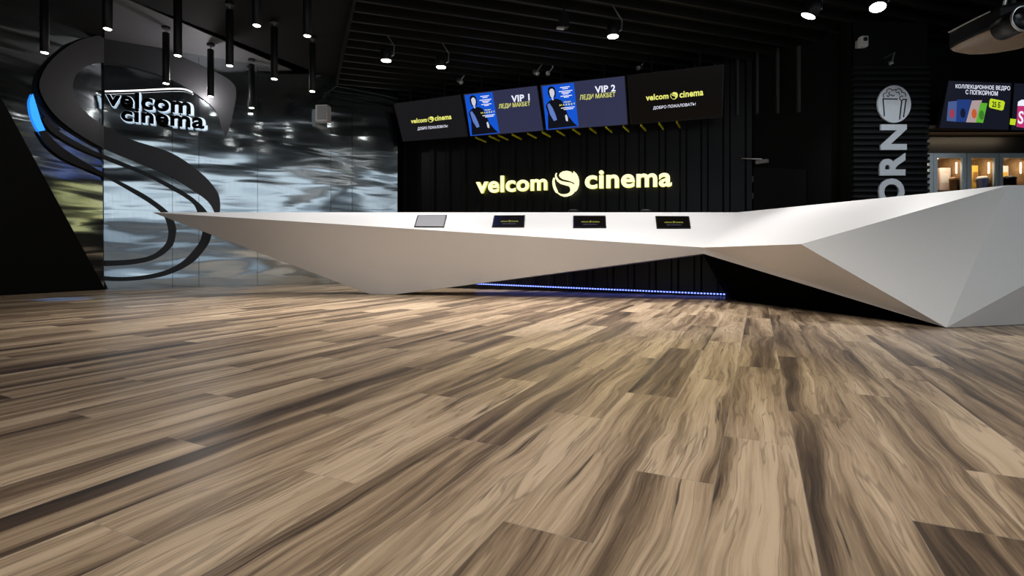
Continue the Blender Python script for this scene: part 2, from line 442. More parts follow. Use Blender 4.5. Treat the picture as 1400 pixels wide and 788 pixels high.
# ------------------------------------------------------------------ reception counter
A = at(208, 292, 7.6); B = at(1008.5, 290.5, 7.6); A.z = B.z = at(0, 290.5, 7.6).z
C = at(962, 338.5, 6.2); g_ = V((-1.84, 7.26, .004))
plF = Plane(A, (C - A).cross(g_ - A)); Cp = plF.hit(961, 347)            # the long front facet is one flat plane
fd = plF.n.cross(V((0, 0, 1))); fd = fd if fd.x > 0 else -fd; fd.normalize()
G1, G2 = g_ - fd * .19, g_ + fd * .19
K1 = V((-1.9, 7.75, .004)); B2 = V((3.45, 7.92, B.z)); B3 = V((3.45, 7.92, .62))
D = at(1095, 334, 4.7); G = V((3.30, 3.89, .004)); E_ = at(1378, 253.5, 4.2); E2 = V((6.2, 4.05, 1.13))
plE = Plane(E_, (E2 - E_).cross(G - E_)); Q = plE.hit(1480, 347); R = V((5.7, 4.47, .004))
Bk = V((4.5, 5.0, E_.z)); E2k = V((6.4, 4.9, E_.z)); BkF = V((4.5, 5.0, .004)); E2kF = V((6.4, 4.9, .004))
counter = thing('reception_counter', (0, 7.4, 0), 'long white faceted reception counter with pointed left end on black plinth', 'counter')
sh = [A, B, C, Cp, G1, G2, K1, B2, B3]
link('counter_wing', faces_bm(sh, [(0,2,1), (0,1,7), (0,4,5,3,2), (0,6,4), (4,6,5), (5,6,8,3), (0,7,8,6), (1,2,3,8,7)]), M_white, counter)
sh = [B, C, D, E_, E2, Q, R, G, Cp, B2, Bk, E2k, BkF, E2kF, B3]
link('counter_wing', faces_bm(sh, [(1,2,0), (0,2,3), (1,8,7), (1,7,2), (2,7,3), (3,7,5,4), (7,6,5), (0,3,10,9), (3,4,11,10), (9,10,12,14), (10,11,13,12), (4,5,6,13,11), (0,9,14,8,1)]), M_white, counter)
# plinth: black base under both wings, ribbed where the blue strip runs
L0, L1 = V((-.58, 8.5, 0)), V((2.93, 7.0, 0)); Kf = V((2.75, 6.25, .003))
bm = faces_bm([Cp - V((0,0,.004)), Kf, G + V((.01, .02, 0)), L1 + V((0,0,.003)), L1 + V((0,0,.6)), B3, BkF, V((3.5, 7.8, .003))],
              [(0,1,2), (0,4,3,1), (0,2,6,5), (3,7,5,4), (0,5,4), (1,3,7,6,2)])
link('plinth', bm, M_void, counter)
corrugated('plinth', V((-1.3, 8.81, 0)), L1, .003, .62, M_corr, .3, .03, counter)
bm = bmesh.new(); a = at(652, 388.3, 8.42); b = at(990, 402.6, 6.93); N_ = 92
a = V((a.x, a.y, a.z)); 
for i in range(N_):
    p = a.lerp(b, i / (N_ - 1)); box(p, .024, .014, .018, bm, ang=-.4)
strip = link('led_strip', bm, M_led, counter)
link('strip_channel', tube([a + V((0, .02, -.004)), b + V((0, .02, -.004))], .012, 6), M_dark, strip)

# slim monitors let into the sloping top
TP = Plane(A, (C - A).cross(B - A))
if TP.n.z < 0: TP.n = -TP.n
mons = [([(570.9,294.3),(611.1,294),(607.1,310),(566.3,309.7)], M_scr_glare, 'flat monitor on white counter with pale grey glare painted over its screen'),
        ([(675.7,294.6),(717.7,294.3),(716.6,310),(672.6,310)], M_scr_black, 'dark flat monitor on white counter, next right of the one with grey glare'),
        ([(783.7,294.9),(828,294.9),(828.9,310.9),(783.7,310.9)], M_scr_black, 'dark flat monitor on white counter under the yellow sign emblem'),
        ([(896,295.4),(942,295.7),(944.3,311.7),(898,311.7)], M_scr_black, 'dark flat monitor at the counter corner, rightmost of the four')]
M_cap = screen('caption_yellow_dim', (150, 150, 70)); M_capw = screen('caption_dim', (90, 90, 115))
def inset(q, k):
    cx = sum(p[0] for p in q)/4; cy = sum(p[1] for p in q)/4
    return [(cx + (p[0]-cx)*k, cy + (p[1]-cy)*k) for p in q]
def sub(q, x0, y0, x1, y1):              # part of a picture quad, y measured downwards
    m_ = quad_map(*q); return [m_(x0, 1-y0), m_(x1, 1-y0), m_(x1, 1-y1), m_(x0, 1-y1)]

EMB = [[(320,240),(340,200),(390,170),(460,160),(530,175),(570,215),(580,165),(620,200),(655,260),(672,340),(665,420),(640,490),(605,530),(612,470),(606,420),(592,382),(540,350),(460,325),(380,305),(335,275)],
       [(275,195),(262,225),(275,270),(310,315),(370,345),(450,360),(530,372),(590,402),(602,440),(600,500),(580,550),(530,590),(460,615),(400,620),(340,600),(300,570),(300,545),(350,575),(410,580),(470,570),(510,545),(525,510),(515,460),(490,432),(420,412),(340,390),(290,350),(258,300),(248,250),(256,215)],
       [(228,280),(235,282),(230,340),(245,420),(270,480),(290,525),(288,560),(260,550),(225,490),(205,420),(200,350),(212,300)]]
def emblem(name, pl, cx, cy, r, off, depth, m, parent):
    bm = bmesh.new()
    for s in EMB:
        prism([pl.hit(cx + (x-435)/238*r, cy + (y-390)/238*r, off) for x, y in s], -pl.n * depth, bm)
    return link(name, bm, m, parent)

for q, ms, lab in mons:
    c = TP.hit(*[sum(p[i] for p in q)/4 for i in (0, 1)])
    o = thing('flat_monitor', c, lab, 'monitor', 'monitors on the counter top')
    px_solid('housing', q, TP, .014, .013, M_glass_black, o)
    px_solid('screen', inset(q, .93), TP, .0155, .002, ms, o)
    if ms is M_scr_black:
        letter('caption', 'velcom', TP, sub(q, .24, .45, .47, .58), .0165, .0008, M_cap, o, .01)
        emblem('emblem', TP, *quad_map(*q)(.52, .48), 1.5, .0165, .0008, M_cap, o)
        letter('caption', 'cinema', TP, sub(q, .57, .45, .80, .58), .0165, .0008, M_cap, o, .01)
        letter('caption', 'ДОБРО ПОЖАЛОВАТЬ!', TP, sub(q, .30, .71, .74, .79), .0165, .0008, M_capw, o, .01)
# payment terminals behind the ridge
for u, lab in ((784, 'small black card terminal peeping over the counter below the emblem'), (883, 'small black card terminal peeping over the counter below the word cinema')):
    p = at(u, 289, 7.68); p.z = A.z
    o = thing('card_terminal', p, lab, 'card terminal', 'card terminals behind the counter ridge')
    link('body', box(p + V((0, 0, .022)), .15, .07, .04, bev=.006), M_dark, o)
    link('keypad', box(p + V((0, .02, .046)), .10, .03, .008), M_grey, o)

# ------------------------------------------------------------------ the big swoosh on the steel wall
def strip_px(outer, inner, front, depth, bm=None, k=5):
    """band between two picture curves, bent over the wall corner, standing off the wall by depth"""
    bm = bm or bmesh.new(); O = spline(outer, k); I = spline(inner, k)
    rows = []
    for a, b in zip(O, I):
        r = []
        for p in (a, b):
            pl = LP if p.x < 142 else MP
            r.append(bm.verts.new(pl.hit(p.x, p.y, front))); r.append(bm.verts.new(pl.hit(p.x, p.y, front - depth)))
        rows.append(r)
    for r, s in zip(rows, rows[1:]):
        for i, j in ((0, 2), (3, 1), (1, 0), (2, 3)):
            try: bm.faces.new((r[i], r[j], s[j], s[i]))
            except ValueError: pass
    for r in (rows[0], rows[-1]):
        try: bm.faces.new((r[0], r[2], r[3], r[1]))
        except ValueError: pass
    bmesh.ops.triangulate(bm, faces=bm.faces[:])
    return bm
sw = thing('wall_emblem', (-5.8, 8.6, 1.0), 'giant graphite swoosh emblem wrapped over the corner of the steel wall', 'emblem')
out1 = [(309,189),(318,157),(323,127),(317,112),(292,97),(254,80),(221,66),(178,55),(142,48),(109,55),(84,70),(64,90),(54,113),(58,132),(74,156),(101,179),(142,203),(180,219),(234,242),(262,259),(283,274),(293,290),(296,304)]
in1 = [(307,188),(303,173),(294,150),(269,129),(244,114),(216,102),(190,94),(165,88),(142,86),(126,88),(114,93),(105,101),(100,114),(101,125),(108,142),(120,156),(142,172),(180,191),(234,209),(274,236),(295,259),(301,277),(299,304)]
link('upper_band', strip_px(out1, in1, .09, .06), M_band, sw)
o2 = [(52,180),(65,200),(91,220),(142,242),(183,265),(207,280),(222,293),(228,306),(230,320),(225,335),(207,349),(180,355),(145,356.5),(120,355)]
i2 = [(62,178),(77,195),(102,213),(143,237),(189,261),(213,276),(231,291),(239,306),(240,320),(234,338),(213,354),(183,361.5),(145,364),(124,363)]
link('inner_band', strip_px(o2, i2, .05, .03), M_thin, sw)
o3 = [(58,163),(70,180),(103,201),(142,218),(195,239),(234,259),(262,277),(271,293),(277,308),(275,325),(268,338),(250,357),(228,369),(201,376),(167,379),(129,377)]
i3 = [(62,160),(82,180),(122,203),(146,213),(201,236),(244,258),(268,274),(284,291),(289,308),(288,326),(280,341),(262,360),(237,373),(207,381),(170,384.5),(134,383.5)]
link('outer_band', strip_px(o3, i3, .05, .03), M_thin, sw)
b = link('blue_crescent', strip_px([(44.4,128.4),(41,138),(41.4,149.5),(44.4,162),(49.5,173.6),(57,185),(67,197.7),(73.6,203)], [(45.2,128.4),(48.2,138),(52,150.8),(55.8,163.5),(61,176),(67,187.6),(73.6,197),(77,201)], .03, .012), M_blue, sw)
b['label'] = 'glowing blue crescent tip'
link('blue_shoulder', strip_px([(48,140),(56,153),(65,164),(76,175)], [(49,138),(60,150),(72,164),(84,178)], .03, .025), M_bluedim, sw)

# black halo-lit letters on the steel wall
ls = thing('halo_sign', MP.hit(212, 150, .1), 'black raised letters with white halo on the steel wall inside the swoosh', 'sign')
vq = [(144.3,121.7),(260.7,133.6),(260.7,156.2),(144.3,143.8)]; cq = [(165,146),(279.3,156),(279.3,176.4),(165,164.8)]
for s, q in (('velcom', vq), ('cinema', cq)):
    letter('halo', s, MP, [(x + .4, y + .5) for x, y in q], .10, .02, M_halo, ls, .048, .028)
    letter('lettering', s, MP, q, .14, .035, M_void, ls, .028)
tb = [MP.hit(u, v, .10) for u, v in ((143.6,125),(180,124),(215,122.3),(240,121.3),(254,122.5),(263,126.5))]  # glowing tube stands in for a lamp's reflection in the steel
lt = thing('reflected_light_line', tb[2], 'thin white reflection of a light line over the black letters on the steel wall', 'reflection')
link('tube', tube(spline(tb, 4), .012, 8), M_refl_line, lt); 
link('line_backing', tube([p - MP.n * .02 for p in spline(tb, 4)], .014, 6), M_dark, lt)
l_ = bpy.data.lights.new('band_fill_light', 'POINT'); l_.energy = 20; l_.color = (1, .95, .95); l_.shadow_soft_size = .03  # added point lamp without fixture, brightens the swoosh's upper band
lo_ = bpy.data.objects.new('band_fill_light', l_); COL.objects.link(lo_); lo_.location = MP.hit(280, 122, .45)

# ------------------------------------------------------------------ yellow back-lit sign
SP = offset_plane(BP, .12)
sg = thing('lit_sign', SP.hit(785, 252), 'glowing yellow letters and round emblem on black corrugated wall', 'sign')
def sign_word(s, q):
    vs, fs = text2d(s, .028); m_ = quad_map(*q)
    bm = solid([SP.hit(*m_(x, y)) for x, y in vs], fs, -SP.n * .06)
    bmesh.ops.recalc_face_normals(bm, faces=bm.faces[:])
    for f in bm.faces: f.material_index = 0 if abs(f.normal.dot(SP.n)) > .7 else 1
    return link('lettering', bm, [M_yel, M_yels], sg)
sign_word('velcom', [(650.5,242),(748,237.3),(748,260.2),(650.5,264.8)])
sign_word('cinema', [(799.5,233.6),(918.5,229.5),(918.5,255.2),(799.5,258.6)])
emblem('emblem', SP, 773, 251.2, 18.2, 0, .06, M_yel, sg)

# ------------------------------------------------------------------ hanging screens over the counter
tl, tr = V((-2.39, 10.34, 3.64)), V((3.44, 8.3, 3.64)); back = V((.433, .9015, 0)) * .22
hd = (tr - tl).normalized(); dn_ = (V((0, 0, 2.87)) - V((0, 0, 3.64)) + back)
HP = Plane(tl, hd.cross(dn_)); HP.n = HP.n if HP.n.y < 0 else -HP.n
scr = [([(538,141.6),(630.5,128.6),(640.8,187.2),(550,194.3)], M_scr_grey, 'hanging screen with yellow cinema logo at the left end of the row'),
       ([(632.5,128.4),(735,116.6),(744,179.2),(642.6,187)], M_scr_navy, 'hanging screen reading VIP 1 beside a blue poster'),
       ([(737.5,116.2),(855,103.2),(859.3,170.8),(746.5,179)], M_scr_navy, 'hanging screen reading VIP 2 beside a blue poster'),
       ([(857.5,102.8),(990,88),(988,160.6),(861.5,170.6)], M_scr_black, 'hanging screen with yellow cinema logo at the right end of the row')]
def poster(q, o):
    po = px_solid('poster', q, HP, .006, .004, M_ps_blue, o); m_ = quad_map(*q)
    def sh(pts, m, off, name): px_solid(name, [m_(x, 1-y) for x, y in pts], HP, off, .001, m, po)
    sh([(.06,.97),(.10,.62),(.05,.45),(.16,.36),(.30,.31),(.42,.32),(.56,.37),(.64,.52),(.72,.74),(.86,.90),(.97,.985),(.04,.985)], M_ps_dark, .0072, 'figure_dress')
    sh([(.17,.06),(.24,.025),(.33,.03),(.39,.08),(.41,.18),(.38,.28),(.20,.29),(.15,.17)], M_ps_dark, .0078, 'figure_hair')
    sh([(.20,.13),(.25,.08),(.31,.08),(.36,.13),(.36,.20),(.33,.26),(.30,.29),(.32,.34),(.27,.34),(.26,.29),(.22,.24)], M_ps_skin, .0084, 'figure_face')
    sh([(.10,.44),(.17,.40),(.26,.52),(.33,.68),(.36,.80),(.26,.82),(.16,.66)], M_ps_sleeve, .0084, 'figure_sleeve')
    sh([(.62,.72),(.67,.70),(.70,.78),(.69,.86),(.63,.84)], M_ps_skin, .0084, 'figure_hand')
    for k, (x0, x1, y) in enumerate(((.55,.86,.075),(.62,.80,.11),(.50,.93,.165),(.58,.86,.20),(.62,.80,.23),(.54,.90,.275),(.64,.80,.305),(.52,.95,.545),(.60,.9,.58))):
        sh([(x0,y-.008),(x1,y-.008),(x1,y+.010),(x0,y+.010)], M_txt_w, .0084, 'text_line')
    letter('text_line', 'ЛЕДИ', HP, sub(q, .62, .40, .84, .435), .0084, .001, M_txt_y, po, .02)
    letter('text_line', 'М А К Б Е Т', HP, sub(q, .48, .455, .97, .495), .0084, .001, M_txt_y, po, .03)
for i, (q, m, lab) in enumerate(scr):
    o = thing('hanging_screen', HP.hit(sum(p[0] for p in q)/4, sum(p[1] for p in q)/4, 0), lab, 'screen', 'screens hanging over the counter')
    px_solid('housing', q, HP, 0, .09, M_dark, o)
    px_solid('screen', inset(q, .975), HP, .002, .0015, m, o)
    mm = quad_map(*q)
    for x in (.25, .75):
        p = HP.hit(*mm(x, .96), -.05); link('hanger', tube([p, (p.x, p.y, CE)], .015, 8), M_dark, o)
    if i == 0:
        letter('caption', 'velcom', HP, [(561.8,162.7),(583.6,160.5),(583.6,167),(561.8,169)], .004, .001, M_txt_y, o, .03)
        letter('caption', 'cinema', HP, [(594.3,158.7),(617,156.2),(617.3,163),(594.3,165.5)], .004, .001, M_txt_y, o, .03)
        emblem('emblem', HP, 589, 163.4, 4.2, .004, .001, M_txt_y, o)
        letter('caption', 'ДОБРО ПОЖАЛОВАТЬ!', HP, [(571,174),(612,170.5),(612,175),(571,178.8)], .004, .001, M_txt_w, o, .008)
    if i == 3:
        letter('caption', 'velcom', HP, [(883,129.5),(914,127),(914,135),(883,138)], .004, .001, M_txt_y, o, .03)
        letter('caption', 'cinema', HP, [(929,125.3),(961.6,121.6),(961.6,130.5),(929,134)], .004, .001, M_txt_y, o, .03)
        emblem('emblem', HP, 921.5, 131, 5.2, .004, .001, M_txt_y, o)
        letter('caption', 'ДОБРО ПОЖАЛОВАТЬ!', HP, [(893,145.6),(951,140),(951,145),(893,150.6)], .004, .001, M_txt_w, o, .008)
    if i == 1:
        poster([(635.4,130.2),(672.9,126),(682.7,181.8),(643,186)], o)
        letter('caption', 'VIP 1', HP, [(698.8,130.9),(723.8,128.2),(724.3,137.5),(699.3,140.4)], .004, .001, M_txt_w, o, .03)
        letter('caption', 'ЛЕДИ МАКБЕТ', HP, [(681.8,142.5),(724.3,138.6),(725,145.6),(681.8,149.8)], .004, .001, M_txt_y, o, .008)
    if i == 2:
        poster([(741.5,118),(784.4,113.2),(791,173),(746.8,177.6)], o)
        letter('caption', 'VIP 2', HP, [(813,118),(841.2,115.6),(841.6,125),(813.6,127.6)], .004, .001, M_txt_w, o, .03)
        letter('caption', 'ЛЕДИ МАКБЕТ', HP, [(792.6,130),(841.2,126),(841.2,133.4),(792.6,138)], .004, .001, M_txt_y, o, .008)
# soffit blades behind the lower edge of the screens, the sign's yellow light painted into their colour
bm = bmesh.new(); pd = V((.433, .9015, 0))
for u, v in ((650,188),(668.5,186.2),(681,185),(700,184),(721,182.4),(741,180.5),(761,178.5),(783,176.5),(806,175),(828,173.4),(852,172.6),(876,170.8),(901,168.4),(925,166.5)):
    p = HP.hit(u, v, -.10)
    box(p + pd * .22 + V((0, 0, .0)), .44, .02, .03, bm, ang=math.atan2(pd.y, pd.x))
structure(link('ceiling_soffit_blades', bm, M_slat_signlit))

# ------------------------------------------------------------------ word and disc on the slatted wall
ps = thing('popcorn_sign', at(1222, 200, PY - .03), 'pale grey upright letters and round popcorn disc on black slatted wall', 'sign')
def vert_letter(ch, u0, u1, v0, v1):      # letter turned a quarter, reading upwards; u0..u1 cap height, v1 (low) -> v0 (high) its width
    vs, fs = text2d(ch, .035)
    P = [PP.hit(u0 + (u1-u0) * (1-y), v1 + (v0-v1) * x, .03) for x, y in vs]
    link('lettering', solid(P, fs, (0, .028, 0)), M_letter, ps)
for ch, u0, u1, v0, v1 in (('N', 1204.5, 1240, 170, 205), ('R', 1203, 1238, 209, 240), ('O', 1201.5, 1237, 244, 281), ('C', 1201, 1236.5, 285, 319), ('P', 1200.5, 1236, 323, 353)):
    vert_letter(ch, u0, u1, v0, v1)
ci = [PP.hit(1222.8 + 22.8*math.cos(a), 142.2 + 25.6*math.sin(a), .03) for a in [2*math.pi*i/48 for i in range(48)]]
link('disc', prism(ci, (0, .028, 0)), M_letter, ps)
def cpx(x, y): return (1180 + x/4.38, 100 + y/4.38)
bm = bmesh.new()
def stroke(pts, wd=1.0):
    for a, b in zip(pts, pts[1:]):
        a, b = V((*a, 0)), V((*b, 0)); d = (b - a).normalized(); n = V((-d.y, d.x, 0)) * wd / 2; a = a - d*wd*.4; b = b + d*wd*.4
        prism([PP.hit(q.x, q.y, .034) for q in (a+n, b+n, b-n, a-n)], (0, .003, 0), bm)
def arc(cx, cy, r, a0, a1, n=9): return [cpx(cx + r*math.cos(math.radians(a0+(a1-a0)*i/n)), cy + r*math.sin(math.radians(a0+(a1-a0)*i/n))) for i in range(n+1)]
stroke([cpx(128,255), cpx(120,154), cpx(205,156)], 1.5); stroke([cpx(258,158), cpx(243,262)], 1.5); stroke([cpx(232,168), cpx(219,275)], 1.6)
stroke(arc(232,150,13,30,300)); stroke([cpx(240,157), cpx(262,158)], 1.5)
for cx, cy, r, a0, a1 in ((135,133,14,130,280),(160,112,18,170,340),(190,106,8,190,350),(214,112,18,190,370),(240,132,16,260,390),(165,122,10,60,250),(208,124,10,200,400),(180,130,7,0,180),(150,135,6,0,200)):
    stroke(arc(cx, cy, r, a0, a1), .9)
link('bucket_drawing', bm, M_dark, ps)

# ------------------------------------------------------------------ pendants (Y, column of the lit end)
def pendant(u, y, label, first=[None]):
    x = (u - U0) / F * y; zb = 3.21
    if first[0] is None:
        o = thing('pendant_lamp', (x, y, CE), label, 'lamp', 'black cylinder pendant lamps')
        link('body', lathe([(.046,.0),(.05,.004),(.05,.775),(.046,.78)], (x, y, zb), n=24), M_dark, o, True)
        link('lamp_face', lathe([(.036,0),(.040,.004)], (x, y, zb - .004), n=24), M_lamp, o)
        link('stem', lathe([(.010,0),(.010,.07)], (x, y, zb + .78), n=10), M_grey, o)
        link('canopy', lathe([(.055,0),(.06,.01),(.06,.04)], (x, y, CE - .045), n=20), M_dark, o)
        first[0] = o
    else:
        s = first[0]; o = s.copy(); COL.objects.link(o); o.location = (x, y, CE); o['label'] = label
        for c in s.children:
            d = c.copy(); COL.objects.link(d); d.parent = o
    spot('pendant_light', (x, y, zb - .03), (x, y, 0), 26, 75, .9, (1, .97, .93), .035)
for u, y, lab in ((61, 6.70, 'black cylinder pendant alone at the far left before the dark wall'),
                  (147, 6.00, 'black cylinder pendant above the upper left of the swoosh, second from left'),
                  (227, 7.90, 'black cylinder pendant hanging over the word velcom, third from left'),
                  (243, 6.80, 'black cylinder pendant just right of the one over the letters, fourth from left'),
                  (288, 8.54, 'black cylinder pendant whose lit end hangs beside the word cinema'),
                  (314, 7.16, 'black cylinder pendant sixth from left, canopy near the picture top'),
                  (344, 9.20, 'lowest hanging black pendant in the cluster, small with a square canopy above'),
                  (351, 5.91, 'black pendant cut off by the top edge at the cluster middle'),
                  (375, 7.70, 'black cylinder pendant between the cut off middle one and the right pair'),
                  (420, 6.19, 'upper one of the right pair of black pendants, cut off by top edge'),
                  (427, 8.28, 'lower one of the right pair of black pendants above the wall speaker')):
    pendant(u, y, lab)

# ------------------------------------------------------------------ ceiling spotlights
def spotlight(u, v, zl, lab, lit=True, aim=(0, 0, -1), power=60, size=.078, cone=105):
    y = (zl - H) * F / (V0 - v); p = at(u, v, y); ax = -V(aim).normalized()
    o = thing('spotlight', p, lab, 'spotlight', 'lit ceiling spotlights' if lit else 'small unlit silver spotlights')
    if lit:
        link('housing', lathe([(size*1.06,0),(size*1.12,.006),(size*1.12,.15),(size*.9,.19),(size*.4,.2)], p, ax), M_dark, o, True)
        link('lamp_face', lathe([(size*.95,0),(size,.004)], p - ax*.003, ax), M_lamp, o)
        q = p + ax*.07 + V((size*1.5, 0, 0))
        link('yoke', tube([p + ax*.07 + V((size*1.05, 0, 0)), q + V((0, 0, .02)), q + V((.01, 0, .16)), (p.x, p.y, 4.05)], .012, 8), M_silver, o)
        spot('spotlight_light', p - ax*.03, p - ax*3, power, cone, .8, (1, .97, .94), .06)
    else:
        link('housing', lathe([(.03,0),(.042,.01),(.042,.10),(.025,.12)], p, ax, 18), M_silver, o, True)
        link('lamp_face', lathe([(.034,0),(.034,.003)], p - ax*.002, ax, 18), M_grey, o)
        link('yoke', tube([p + ax*.06, p + ax*.06 + V((.08, 0, .10)), (p.x + .12, p.y, CE)], .011, 8), M_silver, o)
spotlight(528, 83, 3.62, 'lit round ceiling spotlight right of the pendants, first from left', power=230)
spotlight(603, 92, 3.62, 'lit round ceiling spotlight above the left hanging screen', power=230)
spotlight(838, 50, 3.62, 'lit round ceiling spotlight above the VIP 2 screen', power=260)
spotlight(1105, 22, 3.55, 'bright tilted ceiling spotlight above the tall grey fins', aim=(-.45, .25, -1), power=130, size=.085)
spotlight(1200, 10, 3.55, 'bright tilted ceiling spotlight above the popcorn wall near the top edge', aim=(-.25, -.3, -1), cone=64, power=330, size=.085)
spotlight(631, 113, 3.82, 'small unlit silver spotlight above the VIP 1 poster', False, (.6, -.5, -.6))
spotlight(736, 101, 3.84, 'small unlit silver spotlight over the gap between the VIP screens', False, (.7, -.4, -.5))
spotlight(749, 100, 3.84, 'small unlit silver square-on spotlight right of the VIP gap one', False, (-.1, -1, -.2))
spotlight(872, 93, 3.86, 'small unlit silver spotlight above the right logo screen', False, (-.6, -.5, -.3))
# black box unit hung from the slats
p = at(771, 28, 6.9); o = thing('ceiling_speaker', p, 'black box unit hung under the ceiling slats above the VIP screens', 'speaker')
link('cabinet', box(p, .11, .10, .20, ang=.3, bev=.01), M_dark, o); link('foot_plate', box(p + V((-.05, -.02, -.115)), .10, .05, .02, ang=.3), M_grey, o)
link('hanger', tube([p + V((0,0,.1)), (p.x, p.y, CE)], .012, 8), M_dark, o)

# ------------------------------------------------------------------ wall speaker, camera, small bracket
p = MP.hit(442, 156, .25); o = thing('wall_speaker', p, 'pale grey box speaker on a bracket high on the steel wall', 'speaker')
ang = -.1
link('cabinet', box(p, .24, .18, .32, ang=ang, bev=.03), mat('pale_grey_plastic', (.62, .63, .64), .5), o)
link('grille', box(p + V((0, -.093, 0)), .18, .01, .26, ang=ang, bev=.004), M_grey, o)
link('bracket', tube([p + V((.04, .05, .15)), p + V((.12, .1, .28)), p + V((.05, .24, .30))], .014, 8), M_dark, o)
p = at(1180, 57.5, 7.3); o = thing('security_camera', p, 'small white sensor high on the black wall above the popcorn slats', 'camera')
link('body', box(p, .10, .09, .15, bev=.02), mat('white_plastic', (.6, .6, .6), .4), o); link('lens', lathe([(.026,0),(.03,.01),(.012,.03)], p + V((0, -.045, .02)), (0, -1, 0), 18), M_dark, o)
link('wall_plate', box(p + V((0, .075, 0)), .08, .07, .10), M_grey, o)
p = at(1220, 81, 7.25); o = thing('wall_bracket', p, 'tiny silver hook bracket on the black wall above the popcorn disc', 'bracket')
link('arm', tube([p + V((-.03, 0, -.08)), p + V((.0, 0, -.02)), p + V((.03, .0, .09)), p + V((.03, .19, .09))], .012, 8), M_silver, o)
link('clip', box(p + V((-.02, 0, -.05)), .05, .04, .04, bev=.006), M_silver, o)

# ------------------------------------------------------------------ projector hanging at the top right
plan = [(3.70,3.88),(3.68,4.05),(3.68,4.22),(3.70,4.33),(3.78,4.385),(3.90,4.42),(4.02,4.415),(4.12,4.385),(4.24,4.30),(4.32,4.16),(4.34,4.0),(4.30,3.88),(4.20,3.82),(4.0,3.80),(3.82,3.81)]
pc = V((4.0, 4.1, 0))
o = thing('projector', (4.0, 4.1, CE), 'large black ceiling projector with lens at the top right corner', 'projector')
def loft(levels, bm=None):
    bm = bm or bmesh.new(); rings = []
    for k, z in levels: rings.append([bm.verts.new((pc.x + (x - pc.x)*k, pc.y + (y - pc.y)*k, z)) for x, y in plan])
    for a, b in zip(rings, rings[1:]):
        for i in range(len(plan)): bm.faces.new((a[i], a[(i+1) % len(plan)], b[(i+1) % len(plan)], b[i]))
    bm.faces.new(rings[0][::-1]); bm.faces.new(rings[-1]); return bm
link('body', loft([(.99, 2.305), (1.0, 2.32), (1.0, 2.425), (.985, 2.435), (.93, 2.455), (.90, 2.46)]), M_dark, o)
link('belly', loft([(.55, 2.262), (.86, 2.272), (.985, 2.298), (.985, 2.304)]), mat('belly_floor_reflection', (.20, .145, .10), .45), o, True)  # underside of the casing, the floor's brown reflection put into its colour
link('edge_trim', tube([(3.665, 3.93, 2.425), (3.662, 4.1, 2.427), (3.668, 4.30, 2.429)], .006, 8), M_grey, o)
lz = at(1398, 26, 3.72)
lens = link('lens', lathe([(.088,-.16),(.088,.0),(.083,.006),(.078,.0),(.07,-.03),(.05,-.04)], lz, (0, -1, 0), 36), M_dark, o, True)
link('lens_ring', lathe([(.082,0),(.094,0),(.096,.012),(.086,.014)], lz + V((0, -.002, 0)), (0, -1, 0), 36, cap=False), M_silver, lens, True)
link('lens_glass', lathe([(.068,-.028),(.05,-.014),(.02,-.006),(.004,-.004)], lz, (0, -1, 0), 30), M_glass_black, lens, True)
link('mount', tube([(pc.x, pc.y, 2.47), (pc.x, pc.y, CE)], .03, 14), M_dark, o)
link('mount_plate', box((pc.x, pc.y, 2.475), .24, .24, .025), M_silver, o)
link('brace', tube([(pc.x - .12, pc.y - .05, 2.48), (pc.x - .02, pc.y - .03, 2.8)], .01, 8), M_silver, o)

